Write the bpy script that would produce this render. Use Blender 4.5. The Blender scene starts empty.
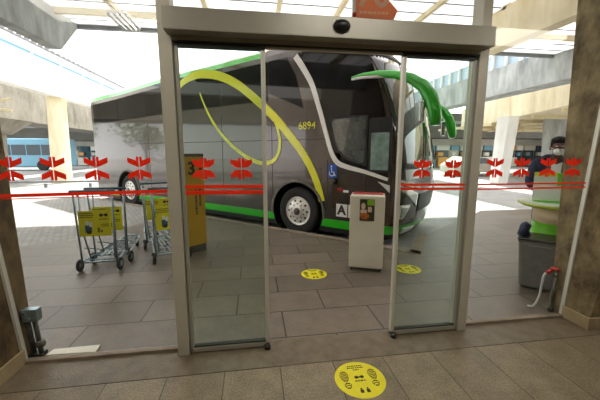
import bpy, bmesh, math, random
from mathutils import Vector, Matrix, Euler
random.seed(7)
SKY, SUN = 3.2, 12.0
sc = bpy.context.scene
COL = sc.collection
PI = math.pi
R = math.radians

# ------------------------------------------------------------------ materials
def lin(c):
    if isinstance(c, str):
        c = tuple(int(c[i:i+2], 16)/255 for i in (0, 2, 4))
    return tuple((x/12.92 if x <= .04045 else ((x+.055)/1.055)**2.4) for x in c) + (1,)

def mat(name, col, rough=.5, metal=0, coat=0, col2=None, scale=6, bump=0, bscale=40, emit=0, spec=.5, stretch=(1, 1, 1), detail=6, lo=.35, hi=.7):
    m = bpy.data.materials.new(name); m.use_nodes = True
    nt = m.node_tree; b = nt.nodes['Principled BSDF']
    b.inputs['Base Color'].default_value = lin(col)
    b.inputs['Roughness'].default_value = rough
    b.inputs['Metallic'].default_value = metal
    b.inputs['Coat Weight'].default_value = coat
    b.inputs['Coat Roughness'].default_value = .04
    b.inputs['Specular IOR Level'].default_value = spec
    if emit:
        b.inputs['Emission Color'].default_value = lin(col); b.inputs['Emission Strength'].default_value = emit
    tc = None
    if col2 or bump:
        tc = nt.nodes.new('ShaderNodeTexCoord'); mp = nt.nodes.new('ShaderNodeMapping')
        mp.inputs['Scale'].default_value = stretch
        nt.links.new(tc.outputs['Object'], mp.inputs['Vector'])
    if col2:
        n = nt.nodes.new('ShaderNodeTexNoise'); n.inputs['Scale'].default_value = scale; n.inputs['Detail'].default_value = detail
        n.inputs['Roughness'].default_value = .65
        r = nt.nodes.new('ShaderNodeValToRGB')
        r.color_ramp.elements[0].position = lo; r.color_ramp.elements[1].position = hi
        r.color_ramp.elements[0].color = lin(col); r.color_ramp.elements[1].color = lin(col2)
        nt.links.new(mp.outputs[0], n.inputs['Vector']); nt.links.new(n.outputs['Fac'], r.inputs[0]); nt.links.new(r.outputs[0], b.inputs['Base Color'])
    if bump:
        n = nt.nodes.new('ShaderNodeTexNoise'); n.inputs['Scale'].default_value = bscale; n.inputs['Detail'].default_value = 5
        bp = nt.nodes.new('ShaderNodeBump'); bp.inputs['Strength'].default_value = bump; bp.inputs['Distance'].default_value = .01
        nt.links.new(mp.outputs[0], n.inputs['Vector']); nt.links.new(n.outputs['Fac'], bp.inputs['Height']); nt.links.new(bp.outputs[0], b.inputs['Normal'])
    return m

def tile_mat(name, c1, c2, mortar, bw, bh, off=(0, 0), rough=.5, noise=.5, msize=.004, bump=.15):
    m = bpy.data.materials.new(name); m.use_nodes = True
    nt = m.node_tree; b = nt.nodes['Principled BSDF']; L = nt.links.new
    b.inputs['Specular IOR Level'].default_value = .35
    tc = nt.nodes.new('ShaderNodeTexCoord'); mp = nt.nodes.new('ShaderNodeMapping')
    mp.inputs['Location'].default_value = (off[0], off[1], 0)
    L(tc.outputs['Object'], mp.inputs['Vector'])
    br = nt.nodes.new('ShaderNodeTexBrick'); br.inputs['Scale'].default_value = 1
    br.inputs['Brick Width'].default_value = bw; br.inputs['Row Height'].default_value = bh
    br.inputs['Mortar Size'].default_value = msize; br.inputs['Mortar Smooth'].default_value = .3
    br.inputs['Color1'].default_value = lin(c1); br.inputs['Color2'].default_value = lin(c2); br.inputs['Mortar'].default_value = lin(mortar)
    L(mp.outputs[0], br.inputs['Vector'])
    n = nt.nodes.new('ShaderNodeTexNoise'); n.inputs['Scale'].default_value = 5; n.inputs['Detail'].default_value = 9; n.inputs['Roughness'].default_value = .7
    L(tc.outputs['Object'], n.inputs['Vector'])
    n3 = nt.nodes.new('ShaderNodeTexNoise'); n3.inputs['Scale'].default_value = 75; n3.inputs['Detail'].default_value = 3
    L(tc.outputs['Object'], n3.inputs['Vector'])
    ad = nt.nodes.new('ShaderNodeMath'); ad.operation = 'ADD'; L(n.outputs['Fac'], ad.inputs[0]); L(n3.outputs['Fac'], ad.inputs[1])
    mr = nt.nodes.new('ShaderNodeMapRange'); mr.inputs[1].default_value = .65; mr.inputs[2].default_value = 1.35
    mr.inputs[3].default_value = 1-noise; mr.inputs[4].default_value = 1+noise*.7
    L(ad.outputs[0], mr.inputs[0])
    mx = nt.nodes.new('ShaderNodeVectorMath'); mx.operation = 'SCALE'
    L(br.outputs['Color'], mx.inputs[0]); L(mr.outputs[0], mx.inputs['Scale']); L(mx.outputs[0], b.inputs['Base Color'])
    rr = nt.nodes.new('ShaderNodeMapRange'); rr.inputs[1].default_value = .3; rr.inputs[2].default_value = .7; rr.inputs[3].default_value = rough-.06; rr.inputs[4].default_value = rough+.08
    L(n.outputs['Fac'], rr.inputs[0]); L(rr.outputs[0], b.inputs['Roughness'])
    n2 = nt.nodes.new('ShaderNodeTexNoise'); n2.inputs['Scale'].default_value = 90; n2.inputs['Detail'].default_value = 4
    L(tc.outputs['Object'], n2.inputs['Vector'])
    bp = nt.nodes.new('ShaderNodeBump'); bp.inputs['Strength'].default_value = bump; bp.inputs['Distance'].default_value = .004
    L(n2.outputs['Fac'], bp.inputs['Height'])
    bp2 = nt.nodes.new('ShaderNodeBump'); bp2.inputs['Strength'].default_value = .5; bp2.inputs['Distance'].default_value = .004; bp2.invert = True
    L(br.outputs['Fac'], bp2.inputs['Height']); L(bp.outputs[0], bp2.inputs['Normal']); L(bp2.outputs[0], b.inputs['Normal'])
    return m

def glass_mat(name, tint, haze=.0, hcol=(.75, .8, .8)):
    m = bpy.data.materials.new(name); m.use_nodes = True
    nt = m.node_tree; L = nt.links.new
    for n in list(nt.nodes): nt.nodes.remove(n)
    out = nt.nodes.new('ShaderNodeOutputMaterial')
    tr = nt.nodes.new('ShaderNodeBsdfTransparent'); tr.inputs[0].default_value = tint+(1,)
    gl = nt.nodes.new('ShaderNodeBsdfGlossy'); gl.inputs['Roughness'].default_value = .0
    fr = nt.nodes.new('ShaderNodeFresnel'); geo = nt.nodes.new('ShaderNodeNewGeometry'); ior = nt.nodes.new('ShaderNodeMapRange'); ior.inputs[3].default_value = 1.3; ior.inputs[4].default_value = 1/1.3; L(geo.outputs['Backfacing'], ior.inputs[0]); L(ior.outputs[0], fr.inputs['IOR'])   # same reflectance on both faces
    mx = nt.nodes.new('ShaderNodeMixShader'); L(fr.outputs[0], mx.inputs[0]); L(tr.outputs[0], mx.inputs[1]); L(gl.outputs[0], mx.inputs[2])
    last = mx
    if haze:                                   # faint diffuse film over the pane, streaky
        df = nt.nodes.new('ShaderNodeBsdfTranslucent'); df.inputs[0].default_value = lin(hcol)
        d2 = nt.nodes.new('ShaderNodeBsdfDiffuse'); d2.inputs[0].default_value = lin(hcol)
        dm = nt.nodes.new('ShaderNodeMixShader'); L(df.outputs[0], dm.inputs[1]); L(d2.outputs[0], dm.inputs[2])
        tc = nt.nodes.new('ShaderNodeTexCoord'); n = nt.nodes.new('ShaderNodeTexNoise'); n.inputs['Scale'].default_value = 2.5; n.inputs['Detail'].default_value = 6
        L(tc.outputs['Object'], n.inputs['Vector'])
        mr = nt.nodes.new('ShaderNodeMapRange'); mr.inputs[1].default_value = .3; mr.inputs[2].default_value = .7; mr.inputs[3].default_value = haze*.6; mr.inputs[4].default_value = haze*1.4
        L(n.outputs['Fac'], mr.inputs[0])
        m2 = nt.nodes.new('ShaderNodeMixShader'); L(mr.outputs[0], m2.inputs[0]); L(mx.outputs[0], m2.inputs[1]); L(dm.outputs[0], m2.inputs[2])
        last = m2
    L(last.outputs[0], out.inputs[0])
    return m

def sheet_mat(name, col, trans):
    m = bpy.data.materials.new(name); m.use_nodes = True
    nt = m.node_tree; L = nt.links.new
    for n in list(nt.nodes): nt.nodes.remove(n)
    out = nt.nodes.new('ShaderNodeOutputMaterial')
    a = nt.nodes.new('ShaderNodeBsdfDiffuse'); a.inputs[0].default_value = lin(col)
    t = nt.nodes.new('ShaderNodeBsdfTranslucent'); t.inputs[0].default_value = lin(col)
    mx = nt.nodes.new('ShaderNodeMixShader'); mx.inputs[0].default_value = trans
    L(a.outputs[0], mx.inputs[1]); L(t.outputs[0], mx.inputs[2]); L(mx.outputs[0], out.inputs[0])
    return m

M = {}
M['floor'] = tile_mat('floor_tile', '8c7f66', '7b6e57', '4d4434', .405, .81, (.241, .335), .42, .55)
M['floor'].node_tree.nodes['Brick Texture'].offset = 0
M['threshold'] = mat('threshold_stone', '766953', .45, col2='5c503e', scale=9, bump=.3, bscale=70)
M['pave'] = tile_mat('platform_tile', '776b5d', '685d50', '352e26', .9, .45, (.2, -.03), .40, .5, .008, .15)
M['pave'].node_tree.nodes['Principled BSDF'].inputs['Specular IOR Level'].default_value = .5
M['rough_pave'] = tile_mat('rough_stone_paving', 'a5a29c', '94918b', '807c76', .12, .12, (0, 0), .8, .45, .012, .6)
M['road'] = mat('road_asphalt', '8d8b88', .85, col2='a5a29d', scale=2, bump=.4, bscale=60)
M['kerb'] = mat('kerb_concrete', '8d7e6c', .8, col2='6d6152', scale=4, bump=.3)
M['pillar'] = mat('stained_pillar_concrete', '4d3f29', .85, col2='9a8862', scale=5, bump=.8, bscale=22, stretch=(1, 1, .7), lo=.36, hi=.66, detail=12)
M['pillar_shaded'] = mat('shaded_stained_pillar_concrete', '37291a', .85, col2='7d673f', scale=5, bump=.8, bscale=22, stretch=(1, 1, .7), lo=.36, hi=.68, detail=12)  # same stained concrete, colour darkened for the shade on the left pillar
M['clerestory'] = mat('pale_clerestory_glazing', 'b4c6d6', .2)
M['base'] = mat('base_stone', '93805f', .65, col2='ac9a78', scale=5, bump=.1)
M['concrete'] = mat('grey_beam_concrete', 'b9bbb8', .85, col2='767a76', scale=1.9, bump=.5, bscale=18, stretch=(1, 1, .35), detail=9)
M['concrete_cream'] = mat('cream_concrete', 'efe4c8', .85, col2='d2c29a', scale=1.5, bump=.4, bscale=18, stretch=(1, 1, .35))
M['concrete_white'] = mat('white_concrete', 'eceae4', .8, col2='d6d3ca', scale=1.2, bump=.3, stretch=(1, 1, .5))
M['concrete_dark'] = mat('viaduct_concrete', '8f897c', .9, col2='625c50', scale=1.2, bump=.4, stretch=(1, 1, .5))
M['frame'] = mat('beige_grey_aluminium', 'a09d90', .38, metal=.2, col2='969386', scale=2)
M['post'] = mat('light_beige_post', 'c0bbaa', .38, metal=.15, col2='b6b1a0', scale=2)
M['frame_light'] = mat('pale_aluminium', 'd0cdc0', .35, metal=.3)
M['frame_dark'] = mat('dark_seal', '24261f', .5)
M['black'] = mat('black_plastic', '141414', .4)
M['rubber'] = mat('black_rubber', '1b1a19', .75, col2='262422', scale=30)
M['glass'] = glass_mat('clear_glass', (.96, .97, .965), .006)
M['glass_leaf'] = glass_mat('leaf_glass', (.91, .945, .92), .003)
M['glass_thin'] = glass_mat('fixed_glass', (.94, .965, .95), .002)
M['red'] = sheet_mat('red_vinyl', 'ff5534', .6)
M['wall'] = mat('interior_plaster', 'c9c0ae', .8, col2='bdb39f', scale=3)
M['facade'] = mat('facade_concrete', '8d8272', .85, col2='6a6156', scale=1.5, bump=.4, stretch=(1, 1, .4))
M['ceiling'] = mat('ceiling_paint', 'd5cfc2', .8)
M['roof_sheet'] = sheet_mat('white_roof_sheet', 'f4f4f4', .45)
M['purlin'] = mat('cream_purlin', 'd8cba6', .6, col2='c9ba92', scale=3)
M['gutter'] = mat('grey_gutter', '7c7e7e', .6, col2='5f6264', scale=4)
M['white'] = mat('white_paint', 'e9e6dc', .4)
M['white_metal'] = mat('white_enamel', 'd9d2c0', .38, col2='d0c8b4', scale=3)
M['yellow'] = mat('sticker_yellow', 'e8de0c', .45, col2='ddd008', scale=9)
M['ink'] = mat('dark_ink', '2c2a12', .6)
M['mustard'] = mat('mustard_panel', 'bb8f16', .4, col2='b08410', scale=3)
M['bus'] = mat('bus_grey_brown_paint', '4b413a', .22, metal=.5, coat=1, col2='433a34', scale=2)
M['bus_green'] = mat('bus_green_paint', '27b416', .3, coat=.8)
M['bus_yellow'] = mat('bus_yellow_vinyl', 'e2e015', .35, coat=.5)
M['bus_white'] = mat('bus_white_vinyl', 'ece8e2', .35, coat=.5)
M['bus_glass'] = mat('bus_black_glass', '0b0a0a', .04, spec=.4)
M['door_glass'] = mat('bus_door_glass', '2c3634', .02, spec=1, coat=1, col2='465450', scale=3)
M['front_glass'] = mat('lit_through_window', '93a8a0', .1, col2='5c716a', scale=4)  # pale mottled colour paints the daylight seen through this window
M['screen_glass'] = mat('windscreen_glass', '1b2124', .02, spec=1, coat=1)
M['bus_black'] = mat('bus_black_trim', '0f0e0d', .45)
M['chrome'] = mat('brushed_chrome', 'cfcfcf', .22, metal=1)
M['alloy'] = mat('polished_alloy', 'efece4', .3, metal=.3, col2='d6d2c8', scale=12)
M['lamp_glass'] = mat('headlamp_clear', 'cfd2d0', .08, metal=.6, coat=1)
M['amber'] = mat('amber_lens', 'e8a010', .2, coat=1)
M['red_lens'] = mat('red_lens', '8c1a14', .25, coat=1)
M['blue'] = mat('sign_blue', '1450a8', .4)
M['steel'] = mat('galvanised_tube', '9fb0b0', .3, metal=.75, col2='8798a0', scale=20)
M['steel_blue'] = mat('blue_grey_handle', '46606e', .45)
M['ad'] = mat('cart_advert_yellow', 'd8d422', .45, col2='cec81c', scale=6)
M['ad_blue'] = mat('print_blue', '35566c', .5)
M['ad_white'] = mat('print_white', 'd9dcd4', .5)
M['ad_green'] = mat('print_green', '7fae1e', .5)
M['bin'] = mat('grey_bin_plastic', '7c7b76', .5, col2='65645f', scale=8)
M['bag'] = mat('black_bag_film', '101114', .25, bump=.8, bscale=14)
M['bag_navy'] = mat('navy_bag_film', '1c2a48', .3, bump=.8, bscale=14)
M['lime'] = mat('kiosk_lime', '6cc01c', .4)
M['lime_pale'] = mat('kiosk_pale_lime', 'cbdc4a', .4)
M['peach'] = mat('kiosk_peach', 'f0d8b4', .45)
M['counter'] = mat('kiosk_counter_top', 'd9e2d2', .25)
M['skin'] = mat('brown_skin', '6b4331', .5, col2='603a2a', scale=15)
M['hair'] = mat('short_black_hair', '17120f', .8, bump=1, bscale=120)
M['navy'] = mat('navy_cloth', '1a2540', .8, col2='141d34', scale=10, bump=.3, bscale=90)
M['trouser'] = mat('dark_trouser_cloth', '232630', .85)
M['mask'] = mat('white_mask_cloth', 'e9ece8', .8)
M['eye'] = mat('eye_white', 'e8e4dc', .3)
M['shirt'] = mat('white_shirt', 'e6e6e2', .8)
M['pipe'] = mat('old_steel_pipe', '6f6c64', .45, metal=.6, col2='4a453c', scale=18)
M['valve'] = mat('red_valve', 'b0241c', .4)
M['hose'] = mat('white_hose', 'c9cac2', .4)
M['orange'] = sheet_mat('orange_sign', 'eeb08c', .7)
M['sign_text'] = sheet_mat('sign_pale_text', 'f4ead8', .5)
M['poster_dark'] = mat('poster_dark', '3a2f22', .35, col2='26331c', scale=25)
M['poster_food'] = mat('poster_food', 'c8772e', .35, col2='6c2a14', scale=30)
M['poster_skin'] = mat('poster_pale', 'd9c3ae', .35, col2='c9a78e', scale=30)
M['leaf'] = mat('leaf_green', '4d7a2c', .6, col2='7da347', scale=3)
M['bark'] = mat('bark', '5a4632', .9, bump=.8)
M['far_dark'] = mat('dark_parts_and_far_shade', '4a4741', .8, col2='38352f', scale=1)  # dark tone for small parts; paints deep shade on the far buildings
M['far_light'] = mat('far_light_wall', 'd6d0c4', .7, col2='bdb6a8', scale=1)
M['shop_blue'] = mat('shop_blue', '6fa0b8', .5)
M['shop_orange'] = mat('shop_orange', 'd29a4e', .5)
M['shop_dark'] = mat('shop_window', '2e3c44', .08)
def emis(name, col, s):
    m = mat(name, col, .5, emit=s); return m
M['hall_fill'] = emis('hall_fill_diffuser', 'fff8ec', 13)  # glow of the unseen lamps added for the hall
M['lamp_lit'] = emis('canopy_lamp_tube', 'ffffff', .6)

# ------------------------------------------------------------------ mesh builder
class MB:
    def __init__(s): s.bm = bmesh.new(); s.mi = 0
    def face(s, vs, smooth=False):
        try:
            f = s.bm.faces.new(vs); f.material_index = s.mi; f.smooth = smooth; return f
        except ValueError: return None
    def hexa(s, p):        # 8 points: bottom 4 ccw, top 4 ccw
        v = [s.bm.verts.new(q) for q in p]
        for q in ((3, 2, 1, 0), (4, 5, 6, 7), (0, 1, 5, 4), (1, 2, 6, 5), (2, 3, 7, 6), (3, 0, 4, 7)): s.face([v[i] for i in q])
        return s
    def box(s, x0, x1, y0, y1, z0, z1):
        return s.hexa([(x0, y0, z0), (x1, y0, z0), (x1, y1, z0), (x0, y1, z0), (x0, y0, z1), (x1, y0, z1), (x1, y1, z1), (x0, y1, z1)])
    def prism(s, pts, fn, d0, d1, smooth=False):     # 2D polygon, fn(u,v,d)->xyz
        a = [s.bm.verts.new(fn(u, v, d0)) for u, v in pts]; b = [s.bm.verts.new(fn(u, v, d1)) for u, v in pts]
        s.face(a[::-1]); s.face(b)
        n = len(pts)
        for i in range(n): s.face([a[i], a[(i+1) % n], b[(i+1) % n], b[i]], smooth)
        return s
    def strip(s, pts, w, fn, d0, d1):   # ribbon of width w (scalar or list) along 2D path
        n = len(pts); L = []; Rr = []
        for i, p in enumerate(pts):
            q0 = pts[max(i-1, 0)]; q1 = pts[min(i+1, n-1)]
            dx, dy = q1[0]-q0[0], q1[1]-q0[1]; l = math.hypot(dx, dy) or 1
            ww = (w[i] if isinstance(w, (list, tuple)) else w)/2
            L.append((p[0]-dy/l*ww, p[1]+dx/l*ww)); Rr.append((p[0]+dy/l*ww, p[1]-dx/l*ww))
        rings = [[s.bm.verts.new(fn(*L[i], d0)), s.bm.verts.new(fn(*Rr[i], d0)), s.bm.verts.new(fn(*Rr[i], d1)), s.bm.verts.new(fn(*L[i], d1))] for i in range(n)]
        for i in range(n-1):
            for k in range(4): s.face([rings[i][k], rings[i][(k+1) % 4], rings[i+1][(k+1) % 4], rings[i+1][k]])
        s.face(rings[0][::-1]); s.face(rings[-1])
        return s
    def tube(s, path, r, seg=10, caps=True):
        path = [Vector(p) for p in path]; n = len(path); rings = []
        up = Vector((0, 0, 1))
        t0 = (path[1]-path[0]).normalized()
        nrm = t0.cross(up)
        if nrm.length < .05: nrm = t0.cross(Vector((1, 0, 0)))
        nrm.normalize()
        for i, p in enumerate(path):
            t = (path[min(i+1, n-1)]-path[max(i-1, 0)]).normalized()
            nrm = (nrm-t*nrm.dot(t)).normalized(); bn = t.cross(nrm)
            rr = r[i] if isinstance(r, (list, tuple)) else r
            rings.append([s.bm.verts.new(p+nrm*rr*math.cos(2*PI*k/seg)+bn*rr*math.sin(2*PI*k/seg)) for k in range(seg)])
        for i in range(n-1):
            for k in range(seg): s.face([rings[i][k], rings[i][(k+1) % seg], rings[i+1][(k+1) % seg], rings[i+1][k]], True)
        if caps: s.face(rings[0][::-1]); s.face(rings[-1])
        return s
    def lathe(s, prof, c=(0, 0, 0), axis='z', seg=32, caps=True, smooth=True):
        rings = []
        for r, h in prof:
            ring = []
            for k in range(seg):
                a = 2*PI*k/seg; u, v = r*math.cos(a), r*math.sin(a)
                q = {'z': (u, v, h), 'x': (h, u, v), 'y': (v, h, u)}[axis]
                ring.append(s.bm.verts.new((q[0]+c[0], q[1]+c[1], q[2]+c[2])))
            rings.append(ring)
        for i in range(len(prof)-1):
            for k in range(seg): s.face([rings[i][k], rings[i][(k+1) % seg], rings[i+1][(k+1) % seg], rings[i+1][k]], smooth)
        if caps: s.face(rings[0][::-1]); s.face(rings[-1])
        return s
    def ball(s, c, r, sub=2):
        if not isinstance(r, (tuple, list)): r = (r, r, r)
        g = bmesh.ops.create_icosphere(s.bm, subdivisions=sub, radius=1)
        for v in g['verts']: v.co = Vector((v.co.x*r[0]+c[0], v.co.y*r[1]+c[1], v.co.z*r[2]+c[2]))
        for f in {f for v in g['verts'] for f in v.link_faces}: f.smooth = True; f.material_index = s.mi
        return s
    def build(s, name, mats, parent=None, bevel=0, seg=2, loc=None, rot=None):
        bmesh.ops.recalc_face_normals(s.bm, faces=s.bm.faces[:])
        me = bpy.data.meshes.new(name); s.bm.to_mesh(me); s.bm.free()
        for m in (mats if isinstance(mats, (list, tuple)) else [mats]): me.materials.append(M[m] if isinstance(m, str) else m)
        o = bpy.data.objects.new(name, me); COL.objects.link(o)
        if bevel:
            b = o.modifiers.new('bevel', 'BEVEL'); b.width = bevel; b.segments = seg; b.limit_method = 'ANGLE'; b.angle_limit = R(40)
        if parent: o.parent = parent
        if loc: o.location = loc
        if rot: o.rotation_euler = rot
        return o

def box(name, m, x0, x1, y0, y1, z0, z1, parent=None, bevel=0):
    return MB().box(x0, x1, y0, y1, z0, z1).build(name, m, parent, bevel)
def empty(name, loc=(0, 0, 0), rz=0):
    o = bpy.data.objects.new(name, None); COL.objects.link(o); o.location = loc; o.rotation_euler = (0, 0, rz)
    o.empty_display_size = .1
    return o
def tag(o, label, cat, group=None, kind=None):
    o['label'] = label; o['category'] = cat
    if group: o['group'] = group
    if kind: o['kind'] = kind
    return o
def st(o, label=None, cat='structure'):
    o['kind'] = 'structure'
    if label: o['label'] = label
    o['category'] = cat
    return o
def copy_tree(o, parent=None):
    c = o.copy(); COL.objects.link(c)
    if parent: c.parent = parent
    for ch in list(o.children): copy_tree(ch, c)
    return c
XZ = lambda y_sign=1: (lambda u, v, d: (u, d*y_sign, v))
def text_obj(name, txt, size, m, parent, mtx, depth=.002, align='CENTER', off=0):
    cu = bpy.data.curves.new(name, 'FONT'); cu.body = txt; cu.size = size; cu.extrude = depth; cu.offset = off; cu.align_x = align; cu.align_y = 'CENTER'
    to = bpy.data.objects.new(name+'_src', cu); COL.objects.link(to)
    dg = bpy.context.evaluated_depsgraph_get()
    me = bpy.data.meshes.new_from_object(to.evaluated_get(dg))
    bpy.data.objects.remove(to); bpy.data.curves.remove(cu)
    me.transform(mtx)
    me.materials.clear(); me.materials.append(M[m])
    o = bpy.data.objects.new(name, me); COL.objects.link(o)
    if parent: o.parent = parent
    return o
def vis(o):   # evaluated mesh replaces modifiers
    dg = bpy.context.evaluated_depsgraph_get()
    me = bpy.data.meshes.new_from_object(o.evaluated_get(dg))
    o.modifiers.clear(); o.data = me
    return o

# ------------------------------------------------------------------ camera
cd = bpy.data.cameras.new('camera'); cam = bpy.data.objects.new('camera', cd); COL.objects.link(cam)
cam.location = (0, -2.48, 1.6); cam.rotation_euler = (PI/2-math.atan2(48, 313), 0, R(-8.4))
cd.sensor_fit = 'HORIZONTAL'; cd.sensor_width = 36; cd.lens = 313/600*36; cd.clip_start = .02; cd.clip_end = 400
sc.camera = cam

# ------------------------------------------------------------------ ground and building shell
A = R(138); H = Vector((-math.cos(A), -math.sin(A), 0)); N = Vector((H.y, -H.x, 0)); S0 = Vector((.93, 4.3, -.2))
def bw(s, o, z=0): v = S0+H*s+N*o; return (v.x, v.y, z)

st(box('floor', 'floor', -4.2, 6.2, -7, -.335, -.15, 0)); st(box('floor_threshold', 'threshold', -4.2, 6.2, -.33, 0, -.15, 0))
k0 = (-5.5, 9.15); k1 = (2.45, 2.05); k2 = (3.35, 3.08)
def flat(name, pts, z0, z1, m, label=None):
    return st(MB().prism(pts, lambda u, v, d: (u, v, d), z0, z1).build(name, m), label)
# line of kerb between k0 and k1 ; boundary of rough paving from (-3.9,3.36) on
kb = (-1.9, k1[1]+(k1[0]+1.9)*(k0[1]-k1[1])/(k1[0]-k0[0]))
flat('platform_paving', [(-9, 0), (14, 0), (14, 5.2), (6.2, 5.2), k2, k1, kb, (-3.28, 3.64), (-5.2, 2.75), (-9, 1.6)], -.16, 0, 'pave')
flat('rough_paving', [(-9, 1.6), (-5.2, 2.75), (-3.28, 3.64), kb, k0, (-9, 12.3)], -.16, 0, 'rough_pave')
st(box('road', 'road', -80, 80, -12, 110, -.6, -.2))
kd = Vector((k1[0]-k0[0], k1[1]-k0[1])).normalized(); kn = Vector((-kd.y, kd.x))
def kerb(name, a, b, w=.16):
    d = Vector((b[0]-a[0], b[1]-a[1])).normalized(); n = Vector((-d.y, d.x))*w
    return flat(name, [a, b, (b[0]+n.x, b[1]+n.y), (a[0]+n.x, a[1]+n.y)], -.21, .012, 'kerb')
kerb('kerb', (k0[0], k0[1]), (k1[0]+.12, k1[1]-.107)); kerb('kerb', (k1[0]+.12, k1[1]-.107), (k2[0], k2[1]), .16)

# pillars either side of the entrance: leaning, wider in depth towards the top
def pillar(name, sx, xb, lean, label):
    o = MB().hexa([(xb, -.24, 0), (xb+sx*.75, -.24, 0), (xb+sx*.75, .12, 0), (xb, .12, 0),
                   (xb+sx*lean*5, -.7, 5), (xb+sx*.75, -.7, 5), (xb+sx*.75, .62, 5), (xb+sx*lean*5, .62, 5)])
    return st(o.build(name, 'pillar_shaded' if sx < 0 else 'pillar'), label)
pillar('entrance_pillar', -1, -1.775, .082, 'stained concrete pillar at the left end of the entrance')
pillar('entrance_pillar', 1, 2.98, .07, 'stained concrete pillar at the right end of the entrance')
# stone skirting around pillar feet
def skirt(name, sx, xb):
    m = MB()
    for a in ((xb-sx*.02, xb+sx*.77, -.265, -.24), (xb-sx*.02, xb, -.24, -.012)):
        x0, x1 = sorted(a[:2]); m.box(x0, x1, a[2], a[3], 0, .115)
    return st(m.build(name, 'base', bevel=.004))
skirt('baseboard_left', -1, -1.775); skirt('baseboard_right', 1, 2.98)
# facade walls beyond the pillars, upper wall, interior walls and ceiling
st(box('wall_front_left', 'facade', -14, -2.5, -.15, 0, -.2, 5.6)); st(box('wall_front_right', 'facade', 3.7, 14, -.15, 0, -.2, 5.6))
st(box('wall_front_upper', 'facade', -2.5, 3.7, -.15, -.02, 3.15, 5.6))
st(box('wall_left', 'wall', -4.35, -4.2, -7, -.15, -.15, 3.15)); st(box('wall_right', 'wall', 6.2, 6.35, -7, -.15, -.15, 3.15))
st(box('wall_back', 'wall', -4.35, 6.35, -7.15, -7, -.15, 3.15)); st(box('ceiling', 'ceiling', -4.35, 6.35, -7.15, -.15, 3.15, 3.3))
for i, (x, y) in enumerate(((-1.6, -1.5), (1.0, -1.5), (3.6, -1.5))):
    t = empty('hall_fill_lamp', (x, y, 3.15))  # unseen lamps, added to brighten the hall
    tag(t, 'unseen ceiling lamp added to light the hall, ' + ('row over the doors' if y > -3 else 'row deep in the hall') + (', by the pipe stand side', ', in the middle', ', by the bin side')[i % 3], 'lamp', 'unseen lamps added to light the hall')
    MB().box(-.62, .62, -.32, .32, -.05, 0).build('housing', 'white', t); MB().box(-.58, .58, -.28, .28, -.06, -.05).build('diffuser', 'hall_fill', t)

# ------------------------------------------------------------------ entrance: frames, glass, stickers
def logo(parent, cx, cz, y, feather=False, s=1.0):
    m = MB()
    up = [(-.004, .008), (-.095, .048), (-.095, .096), (-.024, .066), (-.024, .1), (-.004, .1)]
    if feather: up = [(-.004, .008), (-.06, .014), (-.098, .05), (-.1, .092), (-.066, .074), (-.062, .088), (-.034, .07), (-.028, .098), (-.004, .098)]
    for sx in (1, -1):
        for sz in (1, -1): m.prism([(cx+sx*u*s, cz+sz*v*s) for u, v in up], XZ(), y-.0015, y)
    return m.build('logo_sticker', 'red', parent)
def stripes(parent, x0, x1, y, zs):
    for z, w, z2 in zs:
        m = MB().hexa([(x0, y-.0012, z-w/2), (x1, y-.0012, z2-w/2), (x1, y, z2-w/2), (x0, y, z-w/2), (x0, y-.0012, z+w/2), (x1, y-.0012, z2+w/2), (x1, y, z2+w/2), (x0, y, z+w/2)])
        m.build('red_stripe', 'red', parent)
TOP = 3.15
# window_1: left sidelight ; frame along the leaning pillar
w = empty('window_1', (0, 0, 0)); st(w, 'left glass sidelight with four red emblem stickers and a red stripe')
MB().box(-1.78, -.62, -.03, .02, 0, .022).build('bottom_rail', 'kerb', w)
m = MB()
m.hexa([(-1.775, -.022, 0), (-1.757, -.022, 0), (-1.757, .015, 0), (-1.775, .015, 0), (-1.775-.082*TOP, -.022, TOP), (-1.757-.082*TOP, -.022, TOP), (-1.757-.082*TOP, .015, TOP), (-1.775-.082*TOP, .015, TOP)])
m.build('frame', 'frame_light', w)
MB().prism([(-1.75, .035), (-.62, .035), (-.62, TOP), (-1.75-.082*TOP, TOP)], XZ(), -.008, .002).build('glass', 'glass', w)
for x in (-1.687, -1.413, -1.128, -.834): logo(w, x, 1.482, -.009, False, .84)
stripes(w, -1.85, -.62, -.009, [(1.292, .024, 1.308), (1.268, .006, 1.284)])
# window_2: right sidelight
w = empty('window_2', (0, 0, 0)); st(w, 'right glass sidelight with four red emblem stickers and two red stripes')
MB().box(1.87, 2.985, -.03, .02, 0, .022).build('bottom_rail', 'kerb', w)
m = MB()
m.hexa([(2.962, -.022, 0), (2.98, -.022, 0), (2.98, .015, 0), (2.962, .015, 0), (2.962+.07*TOP, -.022, TOP), (2.98+.07*TOP, -.022, TOP), (2.98+.07*TOP, .015, TOP), (2.962+.07*TOP, .015, TOP)])
m.build('frame', 'frame_light', w)
MB().prism([(1.87, .035), (2.955, .035), (2.955+.07*TOP, TOP), (1.87, TOP)], XZ(), -.008, .002).build('glass', 'glass', w)
for x in (2.088, 2.354, 2.618, 2.88): logo(w, x, 1.463, -.009, False, .84)
stripes(w, 1.87, 3.04, -.009, [(1.318, .014, 1.318), (1.277, .014, 1.277)])
# window_3: transom over the header
w = empty('window_3', (0, 0, 0)); st(w, 'transom pane above the sliding door header')
MB().box(-.53, 1.79, -.03, .02, TOP-.06, TOP).build('frame', 'frame', w)
MB().box(-.53, 1.79, -.008, .002, 2.5, TOP-.06).build('glass', 'glass', w)
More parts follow.
